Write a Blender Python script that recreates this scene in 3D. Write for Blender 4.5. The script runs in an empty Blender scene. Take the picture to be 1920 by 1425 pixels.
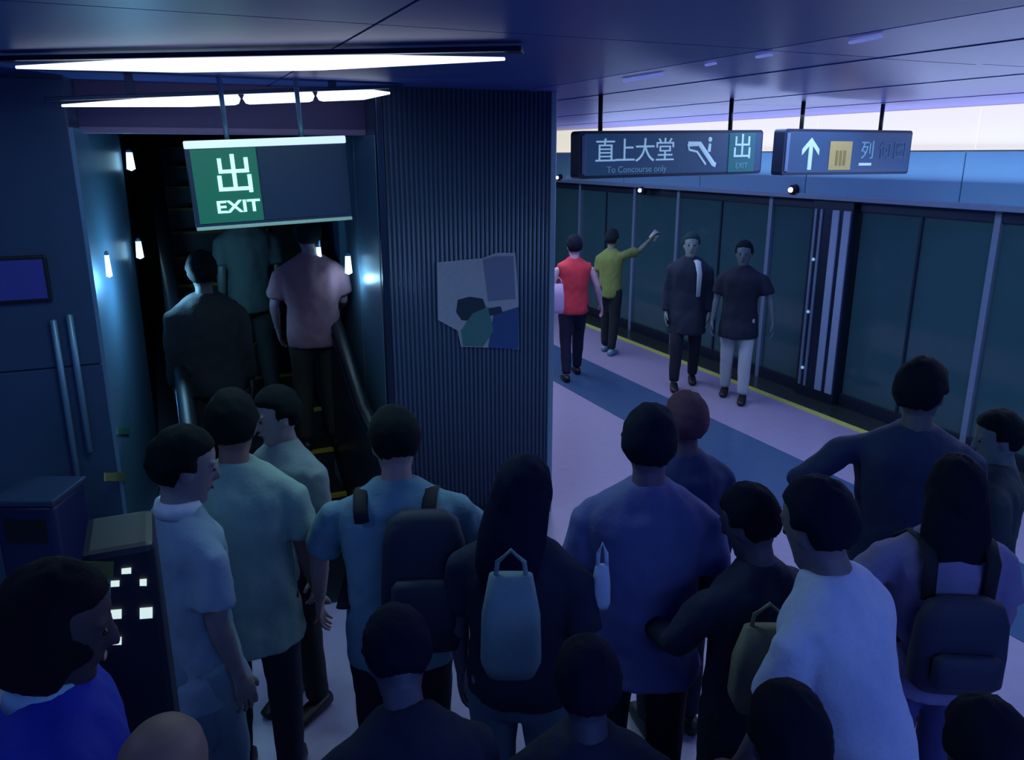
import bpy, bmesh, math, random
from mathutils import Vector as V, Matrix as M, noise
random.seed(4)
sc = bpy.context.scene
col = sc.collection

# ------------------------------------------------------------------ camera, world, lights, exposure
YAW, PITCH, FPX, CAMZ = math.radians(23.7), math.atan(422/1500), 1500.0, 2.6
cd = bpy.data.cameras.new('camera'); cam = bpy.data.objects.new('camera', cd); col.objects.link(cam)
cd.sensor_fit = 'HORIZONTAL'; cd.sensor_width = 36; cd.lens = 36*FPX/1920
cd.clip_start = .05; cd.clip_end = 100
cam.location = (0, 0, CAMZ); cam.rotation_euler = (math.pi/2-PITCH, 0, -YAW)
sc.camera = cam

w = bpy.data.worlds.new('station_air'); sc.world = w; w.use_nodes = True
w.node_tree.nodes['Background'].inputs[0].default_value = (.12, .22, .6, 1)
w.node_tree.nodes['Background'].inputs[1].default_value = .02

def area(name, loc, size, energy, color, rot=(0, 0, 0)):
    l = bpy.data.lights.new(name, 'AREA'); l.shape = 'RECTANGLE'; l.size, l.size_y = size
    l.energy = energy; l.color = color
    o = bpy.data.objects.new(name, l); o.location = loc; o.rotation_euler = rot; col.objects.link(o); return o
def point(name, loc, energy, color, r=.03):
    l = bpy.data.lights.new(name, 'POINT'); l.energy = energy; l.color = color; l.shadow_soft_size = r
    o = bpy.data.objects.new(name, l); o.location = loc; col.objects.link(o); return o
# fill lights added under the ceiling, plus the hall strip's own light
area('platform_fill', (3.8, 10.0, 2.9), (1.2, 7.0), 95, (.66, .74, 1.0))
area('platform_fill', (4.6, 3.4, 2.9), (1.2, 4.0), 48, (.52, .64, 1.0))
area('platform_fill', (1.6, -1.4, 2.9), (4.0, .8), 34, (.36, .60, 1.0))
area('hall_strip_and_fill', (.6, 3.35, 2.9), (1.9, .1), 13, (.50, .86, .92), (0, 0, math.radians(-33)))  # light of the nearer strip
area('hall_strip_and_fill', (-1.8, 2.6, 2.9), (1.6, .5), 10, (.30, .52, 1.0))  # unseen fill added at the left of the hall
# fills added to brighten the ceiling, with no uplighters behind them
area('ceiling_fill', (6.2, 6.5, 2.25), (.3, 9.0), 52, (.46, .58, 1.0), (math.pi, math.radians(-30), 0))
area('ceiling_fill', (1.2, -2.2, 2.0), (4, .4), 150, (.28, .48, 1.0), (math.pi+.5, 0, 0))

# fills added to lift the door glass and the escalator shaft
area('tunnel_fill', (8.6, 7.0, 3.1), (.3, 14.0), 60, (.45, .85, .9))
area('soffit_fill', (.5, 8.5, 4.3), (.6, 2.0), 8, (.45, .85, .85), (math.radians(30), 0, 0))
vs = sc.view_settings
vs.view_transform = 'Standard'; vs.look = 'None'; vs.exposure = .3; vs.gamma = 1; vs.use_curve_mapping = False

# ------------------------------------------------------------------ helpers
_r = V((math.cos(YAW), -math.sin(YAW), 0))
_f = V((math.sin(YAW)*math.cos(PITCH), math.cos(YAW)*math.cos(PITCH), -math.sin(PITCH)))
_u = _r.cross(_f)
CP = V((0, 0, CAMZ))
def ray(u, v): return _f + _r*((u-960)/FPX) - _u*((v-712.5)/FPX)
def onz(u, v, z): d = ray(u, v); return CP + d*((z-CAMZ)/d.z)
def onx(u, v, x): d = ray(u, v); return CP + d*(x/d.x)
def ony(u, v, y): d = ray(u, v); return CP + d*(y/d.y)

def lin(c): c = c/255; return c/12.92 if c <= .04045 else ((c+.055)/1.055)**2.4
MC = {}
def mat(name, rgb, rough=.6, metal=0., bump=0., scale=40., var=.12, emit=None, estr=1., stretch=None, spec=.5, coat=0.):
    if name in MC: return MC[name]
    m = bpy.data.materials.new(name); m.use_nodes = True; MC[name] = m
    nt = m.node_tree; b = nt.nodes['Principled BSDF']
    c = [lin(x) for x in rgb]
    b.inputs['Roughness'].default_value = rough; b.inputs['Metallic'].default_value = metal
    b.inputs['Specular IOR Level'].default_value = spec
    b.inputs['Coat Weight'].default_value = coat
    tc = nt.nodes.new('ShaderNodeTexCoord'); mp = nt.nodes.new('ShaderNodeMapping')
    nt.links.new(tc.outputs['Object'], mp.inputs[0])
    if stretch: mp.inputs['Scale'].default_value = stretch
    n = nt.nodes.new('ShaderNodeTexNoise'); n.inputs['Scale'].default_value = scale; n.inputs['Detail'].default_value = 4
    nt.links.new(mp.outputs[0], n.inputs['Vector'])
    r = nt.nodes.new('ShaderNodeMapRange'); r.inputs[3].default_value = 1-var; r.inputs[4].default_value = 1+var
    nt.links.new(n.outputs['Fac'], r.inputs[0])
    mx = nt.nodes.new('ShaderNodeVectorMath'); mx.operation = 'SCALE'; mx.inputs[0].default_value = c
    nt.links.new(r.outputs[0], mx.inputs['Scale']); nt.links.new(mx.outputs[0], b.inputs['Base Color'])
    if bump:
        bp = nt.nodes.new('ShaderNodeBump'); bp.inputs['Strength'].default_value = bump; bp.inputs['Distance'].default_value = .01
        nt.links.new(n.outputs['Fac'], bp.inputs['Height']); nt.links.new(bp.outputs[0], b.inputs['Normal'])
    if emit:
        b.inputs['Emission Color'].default_value = [lin(x) for x in emit]+[1]; b.inputs['Emission Strength'].default_value = estr
    return m
def glass(name, rgb, rough=.06, tr=.5):
    m = mat(name, rgb, rough, 0, 0, 3, .1)
    m.node_tree.nodes['Principled BSDF'].inputs['Transmission Weight'].default_value = tr
    return m

def tag(o, label=None, cat=None, group=None, kind=None):
    if label: o['label'] = label
    if cat: o['category'] = cat
    if group: o['group'] = group
    if kind: o['kind'] = kind
    return o
def empty(name, loc=(0, 0, 0), rz=0, **k):
    o = bpy.data.objects.new(name, None); o.location = loc; o.rotation_euler = (0, 0, rz); o.empty_display_size = .1
    col.objects.link(o); return tag(o, **k)
def link(name, me, m, parent=None, smooth=False, **k):
    if m:
        me.materials.clear(); me.materials.append(m)
    if smooth: me.polygons.foreach_set('use_smooth', [True]*len(me.polygons))
    o = bpy.data.objects.new(name, me); col.objects.link(o)
    if parent: o.parent = parent
    return tag(o, **k)
def obj(name, bm, m, parent=None, smooth=False, **k):
    bmesh.ops.recalc_face_normals(bm, faces=bm.faces)
    me = bpy.data.meshes.new(name); bm.to_mesh(me); bm.free()
    return link(name, me, m, parent, smooth, **k)
def box(lo, hi, bev=0., bm=None, mtx=None):
    own = bm is None
    b2 = bmesh.new()
    lo, hi = V(lo), V(hi); c = (lo+hi)/2; s = hi-lo
    bmesh.ops.create_cube(b2, size=1, matrix=M.Translation(c) @ M.Diagonal((s.x, s.y, s.z, 1)))
    if bev: bmesh.ops.bevel(b2, geom=b2.edges[:], offset=bev, segments=2, affect='EDGES', profile=.6)
    if mtx: bmesh.ops.transform(b2, matrix=mtx, verts=b2.verts)
    if own: return b2
    join(bm, b2); return bm
def join(bm, b2):
    me = bpy.data.meshes.new('tmp'); b2.to_mesh(me); b2.free(); bm.from_mesh(me); bpy.data.meshes.remove(me)
def tube(bm, pts, rad, n=12, side=V((1, 0, 0)), cap=.5, power=1.):
    """loft of elliptic rings: rad = (rx, ry) per point"""
    pts = [V(p) for p in pts]; rings = []
    for i, p in enumerate(pts):
        t = (pts[min(i+1, len(pts)-1)]-pts[max(i-1, 0)]).normalized()
        s = side - t*side.dot(t)
        if s.length < .05: s = V((0, 1, 0))-t*t.y
        s.normalize(); q = t.cross(s)
        r = rad[i] if isinstance(rad[i], (tuple, list)) else (rad[i], rad[i])
        ring = []
        for k in range(n):
            a = 2*math.pi*k/n; ca, sa = math.cos(a), math.sin(a)
            if power != 1: ca = math.copysign(abs(ca)**power, ca); sa = math.copysign(abs(sa)**power, sa)
            ring.append(bm.verts.new(p+s*(r[0]*ca)+q*(r[1]*sa)))
        rings.append((ring, t, r))
    for (a, _, _), (b, _, _) in zip(rings, rings[1:]):
        for k in range(n): bm.faces.new((a[k], a[(k+1) % n], b[(k+1) % n], b[k]))
    for (ring, t, r), sg in ((rings[0], -1), (rings[-1], 1)):
        c = sum((x.co for x in ring), V())/n
        pv = bm.verts.new(c+t*sg*cap*min(r))
        for k in range(n):
            f = (ring[k], ring[(k+1) % n], pv) if sg > 0 else (ring[(k+1) % n], ring[k], pv)
            bm.faces.new(f)
    return bm
def ball(bm, c, r, seg=14, rot=None):
    b2 = bmesh.new(); r = r if hasattr(r, '__len__') else (r, r, r)
    bmesh.ops.create_uvsphere(b2, u_segments=seg, v_segments=max(6, seg*2//3), radius=1)
    mt = M.Translation(V(c)) @ (rot.to_4x4() if rot else M.Identity(4)) @ M.Diagonal((*r, 1))
    bmesh.ops.transform(b2, matrix=mt, verts=b2.verts); join(bm, b2); return bm
def prism(poly, y0, y1):
    """polygon in XZ pushed along Y"""
    bm = bmesh.new(); a = [bm.verts.new((x, y0, z)) for x, z in poly]; b = [bm.verts.new((x, y1, z)) for x, z in poly]
    bm.faces.new(a); bm.faces.new(b[::-1]); n = len(poly)
    for i in range(n): bm.faces.new((a[i], b[i], b[(i+1) % n], a[(i+1) % n]))
    return bm
def plan(poly, z0, z1):
    bm = bmesh.new(); a = [bm.verts.new((x, y, z0)) for x, y in poly]; b = [bm.verts.new((x, y, z1)) for x, y in poly]
    bm.faces.new(a[::-1]); bm.faces.new(b); n = len(poly)
    for i in range(n): bm.faces.new((a[i], a[(i+1) % n], b[(i+1) % n], b[i]))
    return bm
def text(name, body, size, loc, m, parent, ext=.002, bold=0., sx=1.):
    c = bpy.data.curves.new('t', 'FONT'); c.body = body; c.size = size; c.extrude = ext; c.offset = bold; c.align_x = 'CENTER'; c.align_y = 'CENTER'
    o = bpy.data.objects.new('t', c); col.objects.link(o); bpy.context.view_layer.update()
    me = bpy.data.meshes.new_from_object(o.evaluated_get(bpy.context.evaluated_depsgraph_get()))
    bpy.data.objects.remove(o)
    me.transform(M.Translation(loc) @ M.Rotation(math.pi/2, 4, 'X') @ M.Diagonal((sx, 1, 1, 1)))
    return link(name, me, m, parent)
def baked(bm, voxel, smooth=3, fac=.5):
    me = bpy.data.meshes.new('t'); bmesh.ops.recalc_face_normals(bm, faces=bm.faces); bm.to_mesh(me); bm.free()
    o = bpy.data.objects.new('t', me); col.objects.link(o)
    r = o.modifiers.new('r', 'REMESH'); r.mode = 'VOXEL'; r.voxel_size = voxel; r.adaptivity = 0
    if smooth: s = o.modifiers.new('s', 'SMOOTH'); s.factor = fac; s.iterations = smooth
    bpy.context.view_layer.update()
    out = bpy.data.meshes.new_from_object(o.evaluated_get(bpy.context.evaluated_depsgraph_get()))
    bpy.data.objects.remove(o); bpy.data.meshes.remove(me)
    return out

# ------------------------------------------------------------------ materials of the place
floor_m = mat('pale_granite', (158, 152, 182), .28, 0, .02, 14, .10)
band_m = mat('blue_granite', (62, 92, 130), .25, 0, .02, 14, .12)
edge_m = mat('dark_granite', (46, 56, 50), .18, 0, .02, 20, .15)
yellow_m = mat('yellow_tactile', (196, 205, 105), .6)
ceil_m = mat('violet_blue_enamel', (108, 112, 205), .35, 0, .02, 3, .08)
ceil2_m = mat('deep_blue_enamel', (70, 96, 175), .4, 0, .02, 3, .08)
wall_m = mat('dark_blue_cladding', (58, 80, 112), .35, .2, .02, 6, .1)
pillar_m = mat('ribbed_slate_metal', (84, 106, 134), .45, .3, .03, 8, .14)
steel_m = mat('brushed_steel', (112, 150, 180), .38, .45, .05, 30, .1, stretch=(8, 8, .4))
dsteel_m = mat('dark_steel', (60, 74, 96), .35, .8, .03, 20, .1, stretch=(8, 8, .4))
black_m = mat('black_plastic', (14, 18, 26), .45)
psteel_m = mat('post_steel', (128, 156, 182), .4, .4, .03, 20, .1)
shaft_m = mat('shaft_lining', (46, 66, 70), .6, 0, .02, 6, .15)
pane_m = glass('door_glass', (66, 112, 122), .1, .4)
tunnel_m = mat('tunnel_concrete', (30, 44, 44), .8, 0, .1, 3, .3)
band2_m = mat('pale_blue_panel', (124, 178, 198), .3, 0, .02, 4, .06)
lit_m = mat('lit_fascia', (200, 200, 190), .5, emit=(232, 226, 205), estr=.74)
tube_m = mat('lamp_tube', (230, 235, 240), .5, emit=(225, 232, 245), estr=1.6)
sign_m = mat('sign_blue', (34, 66, 104), .4, 0, 0, 5, .05, emit=(20, 58, 100), estr=.35)
ink_m = mat('sign_white', (170, 195, 215), .5, emit=(130, 170, 200), estr=.6)
dim_m = mat('sign_dim', (110, 140, 165), .5, emit=(70, 110, 140), estr=.5)

# ------------------------------------------------------------------ structure
PX, EX = 6.1, 6.55     # tactile line and screen door planes
obj('floor', box((-4, -3, -.2), (EX+.25, 17, 0)), floor_m, kind='structure')
obj('trim_1', box((4.15, -3, -.05), (5.0, 17, .004)), band_m, kind='structure', label='blue-grey granite band in the pale platform floor')
obj('trim_2', box((PX+.045, -3, -.05), (EX+.2, 17, .004)), edge_m, kind='structure', label='dark glossy sill at the foot of the screen doors')
tl = obj('trim_3', box((PX-.045, -3, -.05), (PX+.045, 17, .006)), yellow_m, kind='structure', label='yellow line along the platform edge')
rb = bmesh.new()
for k in range(3): box((PX-.035+k*.028, -2, .004), (PX-.021+k*.028, 16.8, .010), bm=rb)
obj('tactile_rib', rb, yellow_m, tl, kind='stuff')

cl = obj('ceiling', box((-4, -3, 3.03), (EX+.25, 17, 3.2)), dsteel_m, kind='structure')
for i in range(7):
    x0 = 2.28+i*.62
    for j in range(7):
        obj('ceiling_panel', box((x0+.008, -3+j*2.86+.006, 3.0-.004*(i % 2)), (min(x0+.612, EX), -3+(j+1)*2.86-.006, 3.035)), ceil_m, cl)
for i in range(4):
    x0 = -4+i*1.57
    for j in range(5):
        obj('ceiling_panel', box((x0+.006, -3+j*1.9+.005, 3.0), (x0+1.564, -3+(j+1)*1.9-.005, 3.035)), ceil2_m, cl)
obj('wall_back', box((-4.2, -3.2, -.2), (EX+.25, -3, 3.2)), wall_m, kind='structure')
obj('wall_far', box((2.3, 17, -.2), (9.2, 17.2, 3.2)), wall_m, kind='structure')
obj('wall_outer', box((-4.2, -3, -.2), (-4, 5.0, 3.2)), wall_m, kind='structure')

# left clad wall with a splayed return into the escalator shaft
FY = 5.0
lw = obj('wall_left', plan([(-4, FY), (-.36, FY), (-.19, 6.8), (-.19, 15), (-4, 15)], -.1, 3.0), wall_m, kind='structure')
for i, (a, b) in enumerate([(-.36-.7*k, -.36-.7*(k+1)) for k in range(5)]):
    for z0, z1 in ((.1, 1.45), (1.46, 2.98)):
        obj('cladding_panel', box((b+.006, FY-.02, z0), (a-.006, FY+.01, z1), .003), wall_m, lw)
for u, vt, vb in ((100, 600, 900), (130, 590, 850)):
    p = ony(u, vt, FY-.03); q = ony(u, vb, FY-.03)
    tube_bm = bmesh.new(); tube(tube_bm, [(p.x, FY-.045, q.z), (p.x, FY-.045, p.z)], [.018, .018], 10)
    obj('guide_rail', tube_bm, steel_m, lw, True)
jm = obj('return_panel', plan([(-.375, FY-.012), (-.345, FY-.012), (-.175, 6.8), (-.20, 6.8)], .05, 2.74), steel_m, lw)
# stickers on the return panel
def on_return(u, v):
    d = ray(u, v); a = V((-.345, FY)); b = V((-.175, 6.8)); e = b-a
    # solve CP + t d on the line a + s e
    det = d.x*(-e.y)+e.x*d.y; t = (a.x*(-e.y)+e.x*a.y)/det
    return CP+d*t
for nm, u0, u1, v0, v1, c in (('yellow_sticker', 190, 236, 884, 904, (120, 118, 78)), ('green_sticker', 216, 244, 800, 816, (52, 110, 88))):
    p = [on_return(u0, v1), on_return(u1, v1), on_return(u1, v0), on_return(u0, v0)]
    mz = (p[0].z+p[2].z)/2; ym = (p[0].y+p[1].y)/2; xm = (p[0].x+p[1].x)/2
    p = [V((xm+(q.x-xm)*.8, ym+(q.y-ym)*.8, mz+(q.z-mz)*.8)) for q in p]
    bm = bmesh.new(); vv = [bm.verts.new(q+V((dx, 0, 0))) for dx in (.0, .007) for q in p]
    for f in ((0, 1, 2, 3), (4, 7, 6, 5), (0, 4, 5, 1), (1, 5, 6, 2), (2, 6, 7, 3), (3, 7, 4, 0)): bm.faces.new([vv[i] for i in f])
    obj(nm, bm, mat(nm, c, .5), lw, label=nm.replace('_', ' ')+' on steel return')

# broad pillar wall between the shaft and the platform
PL, PR = 1.30, 2.50
pw = obj('wall_pillar', box((PL, FY, -.1), (PR, 15, 3.0)), wall_m, kind='structure', label='broad dark ribbed pillar between escalator and platform')
n = 36; rb = bmesh.new()
for k in range(n):
    x = PL+.03+(PR-PL-.06)*(k+.5)/n
    tube(rb, [(x, FY-.002, .12), (x, FY-.002, 2.995)], [(.0115, .012)]*2, 6, cap=0)
obj('cladding_rib', rb, pillar_m, pw, True, kind='stuff')
obj('pillar_corner', box((PR-.03, FY-.022, 0), (PR+.012, FY+.02, 3.0), .006), psteel_m, pw)
obj('pillar_corner', box((PL-.012, FY-.022, 0), (PL+.03, FY+.02, 3.0), .006), dsteel_m, pw)
obj('pillar_skirting', box((PL+.03, FY-.03, 0), (PR-.03, FY, .12)), dsteel_m, pw)
for k, (ya, yb) in enumerate(((FY+.03, 5.6), (5.61, 6.25))):
    obj('return_panel', box((PL-.015, ya, .05), (PL+.01, yb, 2.72), .003), steel_m, pw)

# shaft: bulkhead, rising soffit, far end
obj('wall_bulkhead', box((-.36, FY+.3, 2.74), (PL, FY+.45, 3.0)), mat('bulkhead_enamel', (84, 76, 124), .5), kind='structure', label='violet bulkhead over the escalator opening')
obj('trim_4', box((-.36, FY+.285, 2.72), (PL, FY+.46, 2.755), .005), mat('bulkhead_lip', (150, 132, 170), .45), kind='structure', label='pale lip along the bottom of the bulkhead')
bm = bmesh.new()
vv = [bm.verts.new(p) for p in ((-.36, FY+.45, 2.76), (PL, FY+.45, 2.76), (PL, 15, 8.2), (-.36, 15, 8.2), (-.36, FY+.45, 3.0), (PL, FY+.45, 3.0), (PL, 15, 8.5), (-.36, 15, 8.5))]
for f in ((0, 1, 2, 3), (4, 7, 6, 5), (0, 4, 5, 1), (1, 5, 6, 2), (2, 6, 7, 3), (3, 7, 4, 0)): bm.faces.new([vv[i] for i in f])
obj('wall_soffit', bm, shaft_m, kind='structure', label='dark rising soffit above the escalator')
obj('wall_shaft_left', box((-.5, 6.8, 2.9), (-.19, 15, 8.5)), shaft_m, kind='structure')
obj('wall_shaft_right', box((PL, 5.45, 3.0), (PL+.2, 15, 8.5)), shaft_m, kind='structure')
obj('wall_shaft_end', box((-.4, 15, 0), (PL+.2, 15.2, 8.5)), shaft_m, kind='structure')
obj('wall_tunnel', box((9.0, -3, -1.5), (9.2, 17, 4)), tunnel_m, kind='structure')
obj('trim_5', box((EX+.25, -3, -1.6), (9.0, 17, -1.4)), tunnel_m, kind='structure', label='dark track bed behind the screen doors')
obj('trim_6', box((EX+.25, -3, 3.2), (9.0, 17, 3.4)), tunnel_m, kind='structure', label='dark tunnel roof behind the screen doors')

# ------------------------------------------------------------------ escalator
es = empty('escalator', (.58, 4.7, 0), label='dark escalator rising under the green exit sign', cat='escalator')
ex0, ex1 = -.46, .46; rise = math.tan(math.radians(30))
dark_step = mat('step_metal', (44, 52, 56), .45, .6, .05, 30)
yel_m = mat('step_yellow', (150, 125, 40), .6)
obj('comb_plate', box((ex0, -.35, .0), (ex1, .2, .012), .003), dsteel_m, es)
for k in range(14):
    y0 = .2+k*.4; z = (k)*.2 + .08
    s = obj('step', box((ex0, y0, max(z-.35, 0)), (ex1, y0+.41, z), .004), dark_step, es)
    obj('step_edge', box((ex0, y0-.004, z-.02), (ex1, y0+.035, z+.004)), yel_m, s)
for sx, nm in ((-1, 'left'), (1, 'right')):
    xo = sx*.53
    poly = [(-.35, 0), (-.42, .45), (-.30, .86), (0, .93), (.25, .98), (6, .98+5.75*rise), (6, 3.2), (.4, 0)]
    bm = bmesh.new(); a = [bm.verts.new((xo-.05, y, z)) for y, z in poly]; b = [bm.verts.new((xo+.05, y, z)) for y, z in poly]
    bm.faces.new(a); bm.faces.new(b[::-1])
    for i in range(len(poly)): bm.faces.new((a[i], b[i], b[(i+1) % len(poly)], a[(i+1) % len(poly)]))
    obj('balustrade', bm, dsteel_m, es)
    bm = bmesh.new()
    tube(bm, [(xo, -.32, .25), (xo, -.44, .45), (xo, -.42, .75), (xo, -.28, .93), (xo, 0, .97), (xo, .25, 1.02), (xo, 6, 1.02+5.75*rise)], [(.045, .022)]*7, 10)
    obj('handrail', bm, black_m, es, True)

# ------------------------------------------------------------------ ceiling strip lights
def strip(a, b, hw, label, cuts=()):
    a, b = V(a), V(b); d = (b-a); L = d.length; ang = math.atan2(d.y, d.x)
    t = empty('strip_light', a, ang, label=label, cat='ceiling light', group='strip lights in the hall ceiling')
    t.rotation_euler.y = -math.atan2(d.z, d.xy.length)
    obj('housing', box((-.05, -hw*1.3, -.02), (L+.05, hw*1.3, .0), .003), dsteel_m, t)
    for fx in (.2, .8):
        if 3.0-a.z > .03: obj('bracket', box((L*fx-.02, -.02, 0), (L*fx+.02, .02, 3.0-a.z-d.z*fx), .002), dsteel_m, t)
    cc = [0]+list(cuts)+[1]
    for g0, g1 in zip(cc, cc[1:]):
        bm = bmesh.new(); x0, x1 = L*g0+.018, L*g1-.018
        tube(bm, [(x0, 0, -.02-hw*.7), (x0+(.35*L if g0 == 0 else .02), 0, -.02-hw*.7), (x1-(.35*L*(g1-g0) if g1 == 1 else .02), 0, -.02-hw*.7), (x1, 0, -.02-hw*.7)], [(hw*(.2 if g0 == 0 else .8),)*2, (hw, hw), (hw, hw), (hw*(.2 if g1 == 1 else .8),)*2], 12, side=V((0, 1, 0)))
        obj('lamp_tube', bm, tube_m, t, True)
p = onz(20, 106, 2.985); q = onz(955, 88, 2.985); strip(p, q, .030, 'long white ceiling strip light, the nearer and longer one')
p = ony(105, 182, 4.8); q = ony(735, 160, 4.8); strip(p, q, .031, 'white strip light in three lengths behind the rods of the exit sign', (.512, .742))
# small reflected glints on slots in the platform ceiling, put in as glow
for k, (u0, v0, u1, v1) in enumerate(((1170, 152, 1240, 141), (1420, 107, 1445, 103), (1595, 80, 1650, 69), (1325, 122, 1340, 119))):
    p, q = onz(u0, v0, 2.99), onz(u1, v1, 2.99); bm = bmesh.new()
    tube(bm, [(p.x, p.y, 2.99), (q.x, q.y, 2.99)], [(.012, .006)]*2, 8)
    lbl = ['faint slot glint in ceiling near the pillar', 'small dim slot glint in ceiling above the gap between the signs', 'dim slot glint in ceiling nearest the camera on the right', 'tiny dim slot glint in ceiling above the wide hanging sign'][k]
    obj('slot_glint', bm, mat('slot_glow', (90, 100, 160), .4, emit=(95, 110, 185), estr=.8), None, True, label=lbl, cat='ceiling light', group='slot glints in the platform ceiling')

# ------------------------------------------------------------------ lit fascia and blue header over the screen doors
fb = empty('lit_fascia', (EX, 9, 2.64), label='long cream backlit fascia above the blue header panels', cat='light box')
for k in range(8):
    y0 = 1.2+k*1.85
    obj('fascia_panel', box((-.10, y0-9, 0), (-.02, y0+1.848-9, .355)), lit_m, fb)
obj('fascia_back', box((-.018, -7.8, .0), (.2, 7.8, .355)), dsteel_m, fb)
hb = empty('door_header', (EX, 9, 2.2), label='pale blue header panels running above the glass screen doors', cat='header')
for k in range(8):
    y0 = 1.25+k*1.85
    obj('header_panel', box((-.14, y0-9+.006, .0), (-.04, y0+1.844-9, .43), .006), band2_m, hb)
obj('header_rail', box((-.17, -8, -.05), (.05, 7.5, .005), .006), psteel_m, hb)
obj('header_box', box((-.03, -8, .0), (.2, 7.8, .43)), dsteel_m, hb)

# ------------------------------------------------------------------ screen doors
ys = [3.1, 4.63, 6.14, 6.72, 7.41, 9.23, 10.33, 12.02, 13.03, 14.6]
names = {0: 'glass screen door bay nearest the camera at the right edge', 1: 'wide dark glass screen door bay right of the twin steel strips',
         3: 'narrow glass screen door bay just left of the twin steel strips', 4: 'glass screen door bay behind the man in white trousers',
         5: 'glass screen door bay behind the person with white straps', 6: 'glass screen door bay right of the yellow-green shirt',
         7: 'glass screen door bay behind the person in red', 8: 'farthest glass screen door bay beside the pillar'}
for i in range(len(ys)-1):
    a, b = ys[i], ys[i+1]; L = b-a
    if i == 2: continue
    t = empty('screen_door', (EX, a, 0), label=names[i], cat='screen door', group='platform screen door bays')
    obj('post', box((-.05, -.03, 0), (.05, .03, 2.15), .006), psteel_m, t)
    obj('sill', box((-.04, .03, 0), (.04, L-.03, .14), .004), dsteel_m, t)
    obj('top_rail', box((-.04, .03, 2.05), (.04, L-.03, 2.15), .004), dsteel_m, t)
    nn = max(1, round(L/.85))
    for k in range(nn):
        y0 = .03+(L-.06)*k/nn; y1 = .03+(L-.06)*(k+1)/nn
        obj('glass_pane', box((-.012, y0+.012, .14), (.012, y1-.012, 2.05)), pane_m, t)
        if k: obj('mullion', box((-.03, y0-.012, .14), (.03, y0+.012, 2.05), .003), dsteel_m, t)
t = empty('door_column', (EX, 6.14, 0), label='steel door column with twin pale vertical strips', cat='column')
obj('column_body', box((-.10, 0, 0), (.05, .56, 2.15), .01), dsteel_m, t)
pale_m = mat('pale_strip_enamel', (150, 176, 205), .35)
for ya, yb, mm in ((.02, .11, pale_m), (.17, .26, pale_m), (.40, .43, psteel_m), (.48, .51, psteel_m)):
    obj('pale_strip', box((-.115, ya, .12), (-.095, yb, 2.05), .004), mm, t)
for zz in (.32, .95, 1.52):
    bm = bmesh.new(); ball(bm, (-.12, .455, zz), .018, 10); obj('stud', bm, ink_m, t, True)
spots = [(1047, 333, 'small white door lamp beside the pillar edge'), (1202, 357, 'small white door lamp below the wide hanging sign'), (1485, 356, 'small white door lamp below the gap between the hanging signs')]
for u, v, lb in spots:
    p = onx(u, v, EX-.19); t = empty('door_lamp', p, label=lb, cat='lamp', group='white lamps above the screen doors')
    bm = bmesh.new(); tube(bm, [(.06, 0, 0), (-.01, 0, 0)], [.06, .05], 14, side=V((0, 1, 0)), cap=0); obj('housing', bm, black_m, t, True)
    bm = bmesh.new(); ball(bm, (-.02, 0, 0), .028, 12); obj('bulb', bm, mat('bulb', (240, 240, 240), .5, emit=(240, 240, 245), estr=2.2), t, True)

# ------------------------------------------------------------------ hanging signs
def rbox(x0, x1, z0, z1, y0, y1, r):
    poly = []
    for cx, cz, a0 in ((x1-r, z1-r, 0), (x0+r, z1-r, 90), (x0+r, z0+r, 180), (x1-r, z0+r, 270)):
        for k in range(5):
            a = math.radians(a0+k*22.5); poly.append((cx+r*math.cos(a), cz+r*math.sin(a)))
    return prism(poly, y0, y1)
def ploc(u, v, y, t): p = ony(u, v, y); return t.matrix_basis.inverted() @ p
# exit sign over the escalator
SY = 4.62
p0 = ony(352, 266, SY); p1 = ony(652, 254, SY); p2 = ony(362, 432, SY)
W = p1.x-p0.x; Hh = p0.z-p2.z
t = empty('exit_sign', (p0.x, SY, p2.z), label='green-lit exit sign hanging over the escalator', cat='sign')
t.rotation_euler = (0, -math.radians(2.4), 0)
obj('sign_box', rbox(0, W, 0, Hh, 0, .12, .012), mat('exit_body', (46, 62, 92), .45, .2), t)
obj('lit_face', box((.02, -.006, .03), (W*.42, .0, Hh-.04)), mat('exit_green', (18, 66, 62), .4, emit=(20, 92, 74), estr=.75), t)
obj('dark_face', box((W*.43, -.005, .03), (W-.02, .0, Hh-.04)), mat('exit_dark', (40, 62, 92), .35), t)
obj('glowing_top_edge', box((-.005, -.012, Hh-.036), (W+.005, .02, Hh+.004), .008), mat('top_glow', (210, 225, 235), .5, emit=(190, 215, 225), estr=.95), t)  # lamp light caught by the top edge, put in as emission
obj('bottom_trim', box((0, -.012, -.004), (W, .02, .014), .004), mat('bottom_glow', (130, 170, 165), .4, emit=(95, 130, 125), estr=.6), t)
glow = mat('exit_letters', (180, 250, 240), .5, emit=(165, 245, 232), estr=1.35)
text('exit_character', '出', .215, (W*.27, -.010, Hh*.585), glow, t, bold=.0015)
text('exit_lettering', 'EXIT', .088, (W*.27, -.010, Hh*.24), glow, t, bold=.002, sx=1.25)
for u in (432, 572):
    q = ony(u, 250, SY+.06); x = q.x-p0.x
    bm = bmesh.new(); tube(bm, [(x, .06, Hh), (x, .06, 3.0-p2.z+.02)], [.013, .013], 8); obj('rod', bm, steel_m, t, True)

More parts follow.
